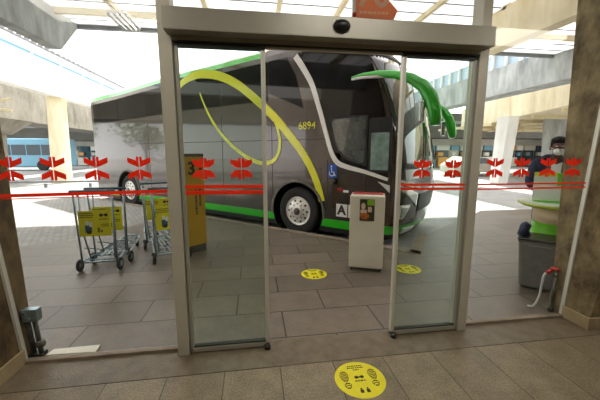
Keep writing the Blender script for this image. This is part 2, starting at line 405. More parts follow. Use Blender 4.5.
# door posts
for nm, x0, x1 in (('trim_1', -.625, -.535), ('trim_2', 1.79, 1.87)):
    t = empty(nm, ((x0+x1)/2, 0, 0)); st(t, 'tall beige metal door post on the %s of the sliding doors' % ('left' if x0 < 0 else 'right'))
    hw = (x1-x0)/2
    MB().box(-hw, hw, -.1, .03, 0, TOP).build('post', 'post', t, .004)
    MB().box(hw if x0 < 0 else -hw-.012, hw+.012 if x0 < 0 else -hw, -.045, -.02, .0, 2.37).build('seal', 'frame_light', t)
# header box with sensor
t = empty('sliding_door_header', (.63, -.1, 2.39))
tag(t, 'long beige metal operator box above the sliding glass doors', 'door header')
MB().box(-1.195, 1.20, -.105, .1, 0, .142).build('cover', 'frame', t, .006)
MB().box(-1.165, 1.16, .0, .06, -.03, 0).build('track', 'frame', t)
MB().box(-1.165, 1.16, .0, .012, -.042, -.03).build('track_lip', 'frame_dark', t)
MB().box(-.55, .54, .02, .045, -.055, -.03).build('track_trim', 'frame_light', t)
sn = MB().ball((0, 0, 0), (.062, .05, .045), 3).build('motion_sensor', 'black', t, loc=(.0, -.108, .076))
MB().box(-.045, .045, -.012, .012, -.03, .03).build('sensor_bracket', 'black', sn, .006, loc=(0, .006, .01))
# fixed panes behind the leaves
for nm, x0, x1, lab in (('window_4', -.523, .085, 'left'), ('window_5', 1.195, 1.778, 'right')):
    w = empty(nm, (0, 0, 0)); st(w, 'fixed pane just behind the open %s sliding leaf' % lab)
    MB().box(x0, x1, -.012, -.004, .03, 2.37).build('glass', 'glass_thin', w)
    e = x1 if x0 < 0 else x0
    MB().box(e-.015, e+.015, -.022, .008, 0, 2.37).build('stile', 'frame', w)
    MB().box(x0, x1, -.02, .006, 0, .03).build('bottom_rail', 'frame_dark', w)
# sliding leaves
for nm, x0, x1, lab in (('door_1', -.525, .10, 'left'), ('door_2', 1.155, 1.785, 'right')):
    d = empty(nm, ((x0+x1)/2, -.07, 0)); st(d, '%s sliding glass door leaf standing open' % lab)
    hw = (x1-x0)/2; lead = 1 if x0 < 0 else -1
    MB().box(-hw, hw, -.005, .005, .06, 2.35).build('glass', 'glass_leaf', d)
    MB().box(*sorted((lead*hw, lead*(hw-.03))), -.018, .018, .012, 2.36).build('leading_stile', 'frame_light', d, .003)
    MB().box(*sorted((-lead*hw, -lead*(hw-.022))), -.018, .018, .012, 2.36).build('trailing_stile', 'frame', d, .003)
    MB().box(-hw, hw, -.018, .018, .012, .05).build('bottom_rail', 'frame', d, .003)
    MB().box(-hw+.02, hw-.02, -.012, .012, .05, .062).build('bottom_seal', 'frame_dark', d)
    MB().box(-hw, hw, -.018, .018, 2.32, 2.36).build('top_rail', 'frame_dark', d)
    MB().lathe([(.012, 0), (.024, .002), (.026, .03), (.018, .036)], (lead*(hw-.02), -.035, 0), seg=16).build('rubber_stop', 'rubber', d)
    cx = (x0+x1)/2
    for x, z in (((-.367, 1.478), (-.09, 1.476)) if x0 < 0 else ((1.368, 1.464), (1.645, 1.46))): logo(d, x-cx, z, -.006, True, (.8 if x0 < 0 else .76))
    if x0 < 0: stripes(d, -hw+.02, hw+.002, -.0065, [(1.345, .026, 1.338), (1.302, .03, 1.295)])
    else: stripes(d, -hw+.03, hw-.02, -.0065, [(1.335, .02, 1.328), (1.30, .02, 1.293)])

# ------------------------------------------------------------------ floor stickers
def floor_sticker(x, y, label, r=.18):
    t = empty('floor_sticker', (x, y, 0)); tag(t, label, 'floor sticker', None)
    MB().lathe([(r, 0), (r, .0016)], seg=48, smooth=False).build('disc', 'yellow', t)
    F = lambda u, v, d: (u, v, d)
    def sole(name, cx, cy, w, h, n):
        m = MB()
        pts = [(cx+w*math.cos(a)*(1 if math.sin(a) > 0 else .85), cy+h*math.sin(a)) for a in [2*PI*k/24 for k in range(24)]]
        # outline ring plus tread bars
        m.strip(pts+[pts[0]], .004, F, .0016, .0026)
        for k in range(n):
            v = -h*.75+1.5*h*k/(n-1); hw = w*.8*math.sqrt(max(0, 1-(v/h)**2))
            m.strip([(cx-hw, cy+v-.004), (cx, cy+v+.004), (cx+hw, cy+v-.004)], h*.75/n, F, .0016, .0026)
        m.build(name, 'ink', t)
    for sx in (-1, 1):
        sole('shoe_print', sx*.105, .035, .03, .052, 6); sole('heel_print', sx*.10, -.055, .024, .026, 3)
    for v, hw in ((.135, .055), (.115, .062), (.094, .022), (-.018, .04)):
        u = -hw; m = MB()
        while u < hw:
            l = random.uniform(.008, .02); m.box(u, min(u+l, hw), v-.005, v+.005, .0016, .0024); u += l+.005
        m.build('text_line', 'ink', t)
    m = MB()
    for sx in (-1, 1): m.lathe([(.014, .0016), (.014, .0026)], (sx*.021, .018, 0), seg=20)
    m.box(-.02, .02, .012, .024, .0016, .0026); m.build('double_dot_emblem', 'ink', t)
    for sx in (-1, 1):
        m = MB().lathe([(.007, .0016), (.007, .0024)], (sx*.022, -.092, 0), seg=12); m.box(sx*.022-.012, sx*.022+.012, -.13, -.1, .0016, .0024)
        m.build('person_pictogram', 'ink', t)
    return t
floor_sticker(.717, -.551, 'large yellow round footprint sticker on the indoor tiles before the doors')
floor_sticker(.762, 1.407, 'yellow round floor sticker on the paving in the open doorway, beside the white cabinet', .17)
floor_sticker(2.082, 1.393, 'yellow round floor sticker on the paving by the nose of the coach, behind door glass', .17)

# ------------------------------------------------------------------ white cabinet on castors
t = empty('cabinet', (1.535, 1.57, 0), R(-22)); tag(t, 'white metal cabinet on castors with a small picture poster on its front', 'cabinet')
MB().box(-.225, .225, -.19, .19, .045, 1.03).build('body', 'white_metal', t, .012)
MB().box(-.2, .2, -.02, .17, 1.03, 1.038).build('top_panel', 'valve', t)
for i, (x, y) in enumerate(((-.19, -.15), (.19, -.15), (-.19, .15), (.19, .15))):
    c = MB().lathe([(.02, -.01), (.022, -.006), (.022, .006), (.02, .01)], (x, y, .022), 'x', 16).build('castor', 'rubber', t)
    MB().box(x-.014, x+.014, y-.014, y+.014, .03, .046).build('castor_fork', 'chrome', c)
p = MB().box(-.095, .095, -.1945, -.1905, .70, .99).build('poster', 'poster_dark', t)
MB().box(.0, .09, -.196, -.1945, .91, .985).build('poster_green_corner', 'ad_green', p)
q = MB(); q.prism([(-.05+.028*math.cos(a)*1.0, .895+.045*math.sin(a)) for a in [2*PI*k/18 for k in range(18)]], XZ(), -.196, -.1945); q.box(-.085, -.005, -.196, -.1945, .80, .85); q.box(.01, .06, -.196, -.1945, .82, .89); q.build('poster_figure', 'poster_skin', p)
MB().prism([(-.03+.058*math.cos(a), .765+.045*math.sin(a)) for a in [2*PI*k/20 for k in range(20)]], XZ(), -.1962, -.1945).build('poster_food', 'poster_food', p)

# ------------------------------------------------------------------ bay totem 32
t = empty('bay_totem', (-.975, 2.575, 0), R(39)); tag(t, 'mustard yellow bay sign totem numbered 32 beside the luggage carts', 'sign')
MB().box(-.10, .22, -.0, .10, 0, .12).build('plinth', 'far_dark', t, .004)
MB().box(-.10, .22, -.03, .13, .12, 1.56).build('panel', 'mustard', t, .006)
MB().box(-.102, .222, -.034, .134, 1.53, 1.575).build('cap', 'far_dark', t)
rot = Matrix.Rotation(PI/2, 4, 'X')
text_obj('number', '32', .27, 'ink', t, Matrix.Translation((.075, -.031, 1.34)) @ rot, off=.008)
random.seed(3)
for u, z0, z1 in ((.06, .62, 1.04), (.13, .75, 1.04)):   # two vertical rows of lettering too small to read
    z = z0; m = MB()
    while z < z1:
        l = random.uniform(.02, .045); m.box(u-.018+random.uniform(0, .008), u+.018, -.0325, -.03, z, min(z+l, z1)); z += l+.012
    m.build('vertical_lettering', 'ink', t)

# ------------------------------------------------------------------ luggage carts
def make_cart():
    t = empty('luggage_cart')
    f = MB()
    for sx in (-1, 1):
        f.tube([(sx*.235, -.01, 1.09), (sx*.23, 0, .8), (sx*.215, .02, .1)], .0125)
        f.tube([(sx*.20, .06, 1.02), (sx*.20, .05, .6), (sx*.15, .12, .14)], .010)
        f.tube([(sx*.225, .02, .12), (sx*.2, .25, .13), (sx*.13, .8, .17), (sx*.10, .86, .19)], .0125)
        f.tube([(sx*.235, -.01, 1.09), (sx*.20, .06, 1.02)], .010)
        f.tube([(sx*.215, .1, .3), (sx*.17, .5, .16)], .008)
    for y, hw, z in ((.1, .2, .13), (.3, .19, .135), (.5, .165, .145), (.68, .145, .158)): f.tube([(-hw, y, z), (hw, y, z)], .009)
    for sx in (-.07, 0, .07): f.tube([(sx, .02, .125), (sx*.7, .84, .18)], .007)
    f.tube([(-.225, .02, .12), (.225, .02, .12)], .012); f.tube([(-.10, .86, .19), (.10, .86, .19)], .0125)
    f.tube([(-.2, .05, .52), (.2, .05, .52)], .009)
    f.build('frame', 'steel', t)
    MB().tube([(-.27, -.01, 1.095), (.27, -.01, 1.095)], .017, 12).build('handle', 'steel_blue', t)
    for sx in (-1, 1):
        wl = MB().lathe([(.05, -.018), (.078, -.017), (.083, -.008), (.083, .008), (.078, .017), (.05, .018)], (sx*.25, .02, .083), 'x', 24).build('wheel', 'rubber', t)
        MB().lathe([(.012, -.024), (.036, -.021), (.036, .021), (.012, .024)], (sx*.25, .02, .083), 'x', 16).build('hub', 'steel', wl)
        wl = MB().lathe([(.03, -.012), (.05, -.012), (.053, 0), (.05, .012), (.03, .012)], (sx*.09, .80, .053), 'x', 20).build('castor', 'rubber', t)
        MB().box(sx*.09-.02, sx*.09+.02, .79, .81, .053, .17).build('castor_fork', 'steel', wl)
    p = MB().box(-.195, .195, -.024, -.016, .49, .835).build('advert_plate', 'ad', t, .004)
    for v, u0, u1 in ((.80, -.19, -.02), (.775, -.19, .0), (.75, -.19, -.02), (.72, .06, .17), (.65, .08, .17), (.625, .08, .17)):
        u = u0; m = MB()
        while u < u1:
            l = random.uniform(.012, .03); m.box(u, min(u+l, u1), -.0255, -.024, v-.006, v+.005); u += l+.006
        m.build('text_line', 'ink', p)
    m = MB()
    for sx in (-1, 1): m.prism([(.115+sx*.03+.022*math.cos(a), .775+.022*math.sin(a)) for a in [2*PI*k/18 for k in range(18)]], XZ(), -.026, -.024)
    m.box(.1, .13, -.026, -.024, .768, .782); m.build('double_dot_emblem', 'ink', p)
    m = MB(); m.box(-.12, -.04, -.026, -.024, .54, .65); m.mi = 1; m.box(-.11, -.075, -.0265, -.024, .64, .70); m.box(-.07, -.03, -.0265, -.024, .62, .68); m.mi = 2; m.box(-.10, -.05, -.0268, -.026, .525, .57)
    m.build('advert_picture', ['ad_blue', 'ad_white', 'ink'], p)
    m = MB()
    for u in (.03, .045, .065, .08): m.box(u, u+.009, -.0265, -.024, .54, .575+.03*(u < .06))
    m.build('small_mark', 'ink', p)
    return t
random.seed(5)
cart = make_cart()
spots = [(-2.10, 1.95, 2, 'front luggage cart of the nested pair, its whole yellow plate showing'), (-2.07, 2.25, 1, 'second luggage cart, its plate half hidden by the cart it is nested into'),
         (-1.22, 2.21, 27, 'luggage cart standing between the mustard totem and the nested pair of carts'), (-1.58, 2.96, 27, 'rearmost luggage cart, close to the rear half of the coach')]
for i, (x, y, a, lab) in enumerate(spots):
    c = cart if i == 0 else copy_tree(cart)
    c.location = (x, y, 0); c.rotation_euler.z = R(a); tag(c, lab, 'luggage cart', 'luggage carts outside the entrance')

# ------------------------------------------------------------------ small things by the pillars
t = empty('flat_board', (-1.46, .062, 0)); tag(t, 'flat white board lying on the paving against the glass rail', 'board')
MB().prism([(-.19, -.025), (.175, -.035), (.17, .06), (-.175, .05)], lambda u, v, d: (u, v, d), 0, .022).build('panel', 'white_metal', t, .003)
t = empty('pipe_stand', (-1.72, .075, 0)); tag(t, 'grey twin pipe stand with a bolted bracket at a pillar foot', 'pipe')
m = MB(); m.tube([(-.03, 0, .0), (-.055, 0, .38)], .018); m.build('pipe', 'pipe', t)
m = MB(); m.tube([(.02, 0, .0), (-.005, 0, .36)], .018); m.build('pipe', 'pipe', t)
br = MB().box(-.07, .04, -.03, .03, .30, .40).build('bracket', 'steel', t, .004)
for q in ((-.045, -.032, .37), (-.01, -.032, .33)): MB().ball(q, .01, 1).build('bolt', 'pipe', br)
MB().box(-.055, .045, -.04, .035, 0, .03).build('foot', 'black', t, .004)
MB().lathe([(.03, 0), (.034, .02), (.03, .05)], (.02, 0, .08), seg=16).build('collar', 'pipe', t)
t = empty('standpipe', (2.962, .10, 0)); tag(t, 'grey standpipe with a red tap at a pillar foot near the bin', 'tap')
MB().tube([(0, 0, .0), (.012, 0, .36)], .017).build('pipe', 'pipe', t)
MB().lathe([(.028, 0), (.028, .02), (.02, .03)], seg=16).build('base_flange', 'black', t)
tp = MB().tube([(.012, 0, .36), (.01, .0, .41), (-.02, .01, .425), (-.06, .02, .41)], .017).build('tap_body', 'chrome', t)
m = MB(); m.lathe([(.008, .43), (.04, .44), (.042, .452), (.008, .46)], (.0, .0, 0), seg=14); m.build('tap_wheel', 'valve', tp)
MB().tube([(-.03, .015, .425), (-.075, .022, .40)], .02).build('hose_coupling', 'valve', tp)
o = MB().tube([(2.880, .125, .40), (2.866, .13, .36), (2.862, .135, .27), (2.856, .14, .15), (2.846, .16, .06), (2.836, .18, .016), (2.80, .21, .012)], .011).build('hose', 'hose'); tag(o, 'white hose hanging from the red tap down to the paving', 'hose')

# ------------------------------------------------------------------ litter bin, kiosk
t = empty('litter_bin', (3.33, .65, 0), R(-45)); tag(t, 'dark grey square litter bin with a black bag in front of the green kiosk', 'bin')
def taper(m, hb, ht, z0, z1): return m.hexa([(-hb, -hb, z0), (hb, -hb, z0), (hb, hb, z0), (-hb, hb, z0), (-ht, -ht, z1), (ht, -ht, z1), (ht, ht, z1), (-ht, ht, z1)])
taper(MB(), .16, .205, .012, .585).build('tub', 'bin', t, .045, 4)
taper(MB(), .205, .215, .56, .60).build('rim', 'bin', t, .012)
m = MB(); taper(m, .206, .222, .575, .612); b = m.build('bag_liner', 'bag', t, .015)
MB().tube([(-.16, .05, .60), (-.165, .06, .66), (-.15, .07, .72), (-.17, .07, .76)], [.075, .055, .06, .02], 9).build('bag_tail', 'bag_navy', t)
MB().box(-.1, .1, -.212, -.18, .515, .54).build('grip_lip', 'bin', t, .004)

KX, KY = 3.90, .98
t = empty('kiosk', (KX, KY, 0)); tag(t, 'round white and green service kiosk stand behind the litter bin', 'kiosk')
MB().lathe([(.26, 0), (.27, .02), (.27, .70)], seg=40).build('green_base', 'lime', t)
MB().lathe([(.268, .70), (.268, .93)], seg=40).build('pedestal', 'peach', t)
MB().lathe([(.40, .905), (.45, .935), (.45, .95)], seg=48).build('counter_rim', 'lime_pale', t)
MB().lathe([(.448, .95), (.448, .962)], seg=48).build('counter_top', 'counter', t)
# display stand on counter
t2 = empty('display_stand', (KX-.13, KY+.0, .962), R(-48)); tag(t2, 'white acrylic display stand with lime bands on the kiosk counter', 'display stand')
MB().box(-.2, .22, -.012, .012, 0, .38).build('panel', 'counter', t2, .004)
MB().box(-.2, .22, -.016, -.012, .33, .38).build('lime_band', 'lime_pale', t2)
MB().box(.04, .22, -.02, -.016, .22, .37).build('lime_square', 'lime', t2)
MB().box(-.18, .22, -.06, .06, 0, .02).build('foot', 'lime', t2, .004)
o = MB().lathe([(.035, 0), (.055, .008), (.06, .02), (.05, .02), (.03, .008)], (KX-.22, KY-.29, .962), seg=20).build('dish', 'black'); tag(o, 'small dark dish on the edge of the kiosk counter', 'dish')

# ------------------------------------------------------------------ hanging bay sign 70
t = empty('hanging_sign', (1.52, 1.5, 3.24), R(-3)); tag(t, 'orange hanging sign reading 70 above the entrance header', 'sign')
MB().prism([(-.245, .0), (.235, -.03), (.285, .08), (.12, .24), (.12, .5), (-.245, .5)], XZ(), -.02, .02).build('board', 'orange', t, .003)
text_obj('number', '70', .42, 'sign_text', t, Matrix.Translation((-.03, -.022, .245)) @ rot, off=.008)
m = MB(); random.seed(11); u = -.2
while u < .16:
    l = random.uniform(.02, .06); m.box(u, u+l, -.0235, -.02, .03, .06); u += l+.012
m.build('small_lettering', 'sign_text', t)
MB().box(-.285, -.245, -.022, .022, -.0, .5).build('pale_edge', 'white', t)
MB().lathe([(.025, -.01), (.025, .01)], (-.265, -.03, .012), 'y', 14).build('red_stud', 'valve', t)
m = MB()
for x in (-.2, .08): m.tube([(x, 0, .5), (x, 0, 1.75)], .006)
m.build('hanger', 'pipe', t)
# ------------------------------------------------------------------ bus (local x forward, y away from the kerb, z from platform level)
bus = empty('bus', (S0.x, S0.y, 0), math.atan2(H.y, H.x))
tag(bus, 'grey brown coach with green and yellow curves parked nose-in at the kerb', 'bus')
W = 2.6
def interp(t, xs, ys):
    if t <= xs[0]: return ys[0]
    for i in range(len(xs)-1):
        if t <= xs[i+1]: return ys[i]+(ys[i+1]-ys[i])*(t-xs[i])/(xs[i+1]-xs[i])
    return ys[-1]
ZS = [-.06, .05, .22, .5, .8, 1.1, 1.5, 2.0, 2.5, 2.9, 3.2, 3.45, 3.58, 3.72, 3.82, 3.87]
def sfront(z): return interp(z, [-.06, .05, .22, .5, .8, 1.1, 1.5, 2.0, 2.5, 2.9, 3.2, 3.45, 3.6, 3.75, 3.87], [2.22, 2.30, 2.38, 2.44, 2.47, 2.46, 2.42, 2.33, 2.21, 2.07, 1.93, 1.76, 1.6, 1.3, .8])
def inset(z): return interp(z, [3.45, 3.58, 3.72, 3.82, 3.87], [0, .02, .1, .24, .5])
def dzroof(s): return interp(s, [-9.4, -6.7, -4.7, -2, 0, 2], [-.18, -.09, .02, .06, .12, .15])
def zmap(s, z): return z+(dzroof(s)*max(0, min(1, (z-2.6)/.8)))
def surf(t, z, off=0):     # front surface; t -1 near side .. 1 far side
    def raw(t, z):
        a = min(1, abs(t)); sf = sfront(z); i = inset(z)
        return Vector((sf-.34*(1-(1-a**3.2)**(1/3.2))-.10*a*a, W/2+t*(W/2-i), z))
    p = raw(t, z)
    if off:
        e = .01; tt = max(-.985, min(.985, t))
        n = (raw(tt+e, z)-raw(tt-e, z)).cross(raw(tt, z+e)-raw(tt, z-e)).normalized()
        if n.x < 0 and abs(n.x) > .2: n = -n
        if abs(n.x) <= .2: n = Vector((n.x, 0, 0))+Vector((0, math.copysign(abs(n.y), t), 0))
        p = p+n*off
    return p
m = MB(); rings = []
TF = [-1+2*k/24 for k in range(25)]
TF = [math.copysign(1-(1-abs(t))**1.8, t) for t in TF]
SS = [-8.6, -6.7, -4.7, -2.5, -.9, 0, 1.0]
for z in ZS:
    ring = []; i = inset(z)
    for s in SS: ring.append((s, i, zmap(s, z)))
    for t in TF: p = surf(t, z); ring.append((p.x, p.y, p.z))
    for s in SS[::-1]: ring.append((s, W-i, zmap(s, z)))
    sr = -9.45+i*.4
    for k in range(9):
        t = 1-2*k/8; a = abs(t)
        ring.append((sr+.28*(1-(1-a**3)**(1/3)), W/2+t*(W/2-i), zmap(-9.2, z)))
    rings.append([m.bm.verts.new(p) for p in ring])
n = len(rings[0])
for j in range(len(ZS)-1):
    for k in range(n):
        v = [rings[j][k], rings[j][(k+1) % n], rings[j+1][(k+1) % n], rings[j+1][k]]
        c = sum((x.co for x in v), Vector())/4
        m.mi = 2 if j == 0 else (1 if j == 1 else ((1 if ZS[j] < 3.7 else 3) if ZS[j] >= 3.57 and c.x < -.9 else (3 if ZS[j] > 3.8 else 0)))
        m.face(v, True)
m.mi = 2; m.face(rings[0][::-1]); m.mi = 3; m.face(rings[-1])
body = m.build('body', ['bus', 'bus_green', 'bus_black', 'bus_white'], bus)
for s in (0, -7.0):
    cu = MB().lathe([(.66, -.3), (.66, .55)], (s, 0, .295), 'y', 40).build('cutter', 'bus_black')
    cu.parent = bus
    bo = body.modifiers.new('arch', 'BOOLEAN'); bo.operation = 'DIFFERENCE'; bo.object = cu; bo.solver = 'EXACT'
bpy.context.view_layer.update()
vis(body)
for o in [o for o in COL.objects if o.name.startswith('cutter')]: bpy.data.objects.remove(o)
for p in body.data.polygons: p.use_smooth = False
SIDE = lambda u, v, d: (u, -d, v)
def side(name, pts, mt, d=.008, par=None, d0=-.004):
    return MB().prism([(u, zmap(u, v)) for u, v in pts], SIDE, d0, d).build(name, mt, par or bus)
# side glass: long upper window in bays, front black panel
bays = [(-9.0, -7.3), (-7.26, -5.6), (-5.56, -3.9), (-3.86, -2.3), (-2.26, -.78)]
for a, b in bays:
    lo = lambda s: 2.60+.12*interp(s, [-9, -4], [0, 1])
    side('side_window', [(a, lo(a)), (b, lo(b)), (b, 3.46), (a, 3.46)], 'bus_glass')
side('side_window', [(-.75, 2.86), (.17, 2.5), (-.02, 3.1), (-.25, 3.46), (-.75, 3.46)], 'bus_glass')
side('front_quarter_panel', [(.0, 3.5), (.38, 3.0), (.70, 2.04), (.93, 1.46), (1.15, 1.33), (2.02, 1.12), (1.99, 2.0), (1.85, 2.6), (1.6, 3.2), (1.42, 3.42)], 'bus_glass', .007)
# decor
def ribbon(name, path, w, mt, d=.013, sub=6):
    # Catmull-Rom smoothing
    P = [Vector(p) for p in path]; out = []; ws = []
    wl = w if isinstance(w, list) else [w]*len(P)
    for i in range(len(P)-1):
        p0, p1, p2, p3 = P[max(i-1, 0)], P[i], P[i+1], P[min(i+2, len(P)-1)]
        for k in range(sub):
            t = k/sub
            q = .5*((2*p1)+(p2-p0)*t+(2*p0-5*p1+4*p2-p3)*t*t+(3*p1-p0-3*p2+p3)*t**3)
            out.append((q.x, q.y)); ws.append(wl[i]+(wl[i+1]-wl[i])*t)
    out.append(tuple(P[-1])); ws.append(wl[-1])
    return MB().strip(out, ws, SIDE, .004, d).build(name, mt, bus)
ribbon('white_stripe', [(-.02, 3.56), (.17, 3.3), (.38, 2.96), (.55, 2.5), (.70, 2.04), (.84, 1.62), (.98, 1.40), (1.2, 1.31), (1.6, 1.22), (2.02, 1.10)], [.13, .12, .11, .1, .09, .09, .1, .09, .07, .06], 'bus_white', .022)
ribbon('yellow_curve', [(-4.6, 2.2), (-4.35, 2.9), (-3.88, 3.40), (-3.3, 3.58), (-2.75, 3.56), (-2.2, 3.42), (-1.62, 3.14), (-.95, 2.66), (-.5, 2.28), (-.15, 1.92), (.14, 1.60), (.36, 1.28), (.52, .95), (.64, .58)], [.06, .1, .16, .2, .21, .21, .2, .19, .18, .18, .17, .16, .15, .14], 'bus_yellow')
ribbon('yellow_curve', [(-3.06, 3.13), (-2.85, 2.72), (-2.54, 2.29), (-2.2, 1.96), (-1.85, 1.70), (-1.45, 1.48), (-1.1, 1.36), (-.8, 1.35), (-.6, 1.43), (-.48, 1.62), (-.45, 1.88), (-.52, 2.15), (-.68, 2.45), (-.85, 2.62)], [.03, .05, .07, .075, .08, .085, .09, .09, .085, .08, .07, .06, .05, .03], 'bus_yellow', .014)
ribbon('yellow_curve', [(-4.6, 2.2), (-4.45, 1.75), (-4.1, 1.25), (-3.7, .9)], [.06, .07, .07, .05], 'bus_yellow', .0135)
rx = Matrix.Rotation(PI/2, 4, 'X')
text_obj('fleet_number', '6894', .215, 'bus_yellow', bus, Matrix.Translation((.262, -.006, 2.14)) @ rx, .004)
def rrect(u0, u1, v0, v1, r=.06, k=5):
    o = []
    for cx, cy, a0 in ((u1-r, v1-r, 0), (u0+r, v1-r, 90), (u0+r, v0+r, 180), (u1-r, v0+r, 270)):
        for i in range(k+1): a = R(a0+90*i/k); o.append((cx+r*math.cos(a), cy+r*math.sin(a)))
    return o
fr = side('door_window_frame', [(.82, 2.2), (.9, 2.28), (1.6, 2.28), (1.6, 1.33), (1.3, 1.40), (1.12, 1.48), (.98, 1.62), (.88, 1.82)], 'bus_black', .0155); side('door_window', [(.86, 2.18), (.92, 2.24), (1.56, 2.24), (1.56, 1.38), (1.3, 1.45), (1.15, 1.52), (1.02, 1.65), (.92, 1.85)], 'door_glass', .021, fr)
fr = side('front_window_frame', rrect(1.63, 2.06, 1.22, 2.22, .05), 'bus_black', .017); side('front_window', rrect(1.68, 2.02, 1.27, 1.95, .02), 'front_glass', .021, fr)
m = MB()
for a, b in (((.76, .24), (.76, 1.45)), ((1.61, .24), (1.61, 2.3)), ((-.66, 1.86), (.72, 1.86)), ((-.68, .24), (-.68, 2.5)), ((-2.3, .24), (-2.3, 2.5)), ((-3.9, .24), (-3.9, 2.5)), ((-5.6, .24), (-5.6, 2.5)), ((-6.2, 1.86), (-.7, 1.86))):
    m.strip([a, b], .014, SIDE, -.002, .003)
m.build('panel_gap', 'bus_black', bus)
# signs on the flank
wc = side('wheelchair_sign', [(.78, 1.08), (.98, 1.08), (.98, 1.36), (.78, 1.36)], 'blue', .012)
wg = MB(); wg.strip([(.865+.055*math.cos(R(a)), 1.175+.055*math.sin(R(a))) for a in range(150, 400, 15)], .016, SIDE, .012, .014)
wg.strip([(.855, 1.285), (.862, 1.20), (.91, 1.20), (.935, 1.13), (.955, 1.14)], .018, SIDE, .012, .014)
wg.prism([(.855+.018*math.cos(a), 1.312+.018*math.sin(a)) for a in [2*PI*k/14 for k in range(14)]], SIDE, .012, .014); wg.build('wheelchair_symbol', 'white', wc)
MB().lathe([(.05, -.01), (.058, -.02), (.05, -.035), (.02, -.04)], (.93, 0, 1.0), 'y', 20).build('door_button', 'bus_black', bus)
side('marker_lamp', [(1.0, .82), (1.12, .82), (1.12, .89), (1.0, .89)], 'red_lens', .014)
side('number_tag', [(1.13, .805), (1.24, .805), (1.24, .85), (1.13, .85)], 'bus_white', .012)
a = side('letter_sticker', [(.98, .30), (1.22, .30), (1.22, .56), (.98, .56)], 'bus_white', .011)
text_obj('letter', 'A', .26, 'poster_dark', a, Matrix.Translation((1.10, -.0115, .43)) @ rx, .001, off=.012)
a = side('letter_sticker', [(1.25, .30), (1.49, .30), (1.49, .56), (1.25, .56)], 'bus_white', .011)
text_obj('letter', 'D', .26, 'poster_dark', a, Matrix.Translation((1.37, -.0115, .43)) @ rx, .001)
# arches and wheels
for s in (0, -7.0):
    m = MB(); pth = [(s+.685*math.cos(R(a)), (.295)+.685*math.sin(R(a))) for a in range(-8, 189, 7)]
    MB().strip(pth, .06, SIDE, -.01, .02).build('arch_trim', 'pipe', bus)
    m = MB(); m.tube([(s, .03, .295), (s, .56, .295)], .655, 40, caps=False); m.lathe([(.655, .54), (.655, .56)], (s, 0, .295), 'y', 40); m.build('arch_liner', 'bus_black', bus)
    wl = MB().lathe([(.30, .07), (.34, .045), (.42, .03), (.49, .035), (.525, .07), (.53, .12), (.53, .28), (.50, .33), (.30, .34)], (s, 0, .295), 'y', 48).build('wheel', 'rubber', bus)
    rim = MB(); rim.lathe([(.325, .05), (.318, .035), (.305, .035), (.295, .055), (.27, .06), (.20, .03), (.13, .025), (.125, .0), (.10, -.008), (.0, -.01)], (s, 0, .295), 'y', 48, caps=False)
    rim.mi = 1
    for k in range(10):
        a = 2*PI*k/10; rim.lathe([(.025, .036), (.025, .07)], (s+.235*math.cos(a), 0, .295+.235*math.sin(a)), 'y', 14)
    rim.mi = 0
    rb = rim.build('rim', ['alloy', 'bus_black'], wl)
    m = MB()
    for k in range(10):
        a = 2*PI*(k+.5)/10; m.lathe([(.016, .03), (.014, .008), (.008, .004)], (s+.165*math.cos(a), 0, .295+.165*math.sin(a)), 'y', 8)
    m.lathe([(.085, -.005), (.08, -.02), (.03, -.025)], (s, 0, .295), 'y', 20); m.build('hub_nuts', 'pipe', rb)
# front: windscreen, lamps, grille
def patch(name, tf, zf, mt, off=.014, nu=20, nv=10, par=None):    # tf(u,v), zf(u,v) in 0..1
    m = MB(); g = [[m.bm.verts.new(surf(tf(i/nu, j/nv), zf(i/nu, j/nv), off)) for i in range(nu+1)] for j in range(nv+1)]
    h = [[m.bm.verts.new(surf(tf(i/nu, j/nv), zf(i/nu, j/nv), -.004)) for i in range(nu+1)] for j in range(nv+1)]
    for j in range(nv):
        for i in range(nu): m.face([g[j][i], g[j][i+1], g[j+1][i+1], g[j+1][i]], True); m.face([h[j][i], h[j+1][i], h[j+1][i+1], h[j][i+1]], True)
    for i in range(nu): m.face([g[0][i], h[0][i], h[0][i+1], g[0][i+1]]); m.face([g[nv][i], g[nv][i+1], h[nv][i+1], h[nv][i]])
    for j in range(nv): m.face([g[j][0], g[j+1][0], h[j+1][0], h[j][0]]); m.face([g[j][nu], h[j][nu], h[j+1][nu], g[j+1][nu]])
    return m.build(name, mt, par or bus)
lin2 = lambda a, b: (lambda u, v: a+(b-a)*u)
patch('windscreen', lin2(-.97, .97), lambda u, v: 1.28+(3.35-1.28)*v, 'screen_glass', .012, 32, 14)
patch('front_visor', lin2(-.96, .96), lambda u, v: 3.36+.2*v, 'bus_black', .014, 32, 3)
patch('grille', lin2(-.5, .5), lambda u, v: .45+.35*v, 'bus_black', .01)
for sg in (-1, 1):
    h1 = patch('headlamp', lambda u, v: sg*(.985-.42*u), lambda u, v: (1.0-.18*u)-(.06+.20*u)*(1-v), 'lamp_glass', .016)
    patch('indicator', lambda u, v: sg*(.93-.25*u), lambda u, v: (1.05-.1*u)-.035*(1-v), 'amber', .02, par=h1)
    patch('headlamp_brow', lambda u, v: sg*(.985-.5*u), lambda u, v: 1.06-.16*u+.05*v, 'bus_white', .018, par=h1)
    f1 = patch('fog_lamp_bezel', lambda u, v: sg*(.93-.2*u*(.4+.6*v)), lambda u, v: .36+.26*v, 'bus_white', .014)
    patch('fog_lamp', lambda u, v: sg*(.905-.14*u*(.4+.6*v)), lambda u, v: .39+.2*v, 'lamp_glass', .018, par=f1)
    patch('bumper_corner', lambda u, v: sg*(.75-.4*u), lambda u, v: .03+.12*v*(1-.3*u), 'bus_white', .012)
if True:
    MB().prism([(1.83, 1.055), (2.06, .99), (2.06, .86), (1.96, .95)], SIDE, -.004, .014).build('headlamp_tail', 'bus_white', bus)
wp = MB()
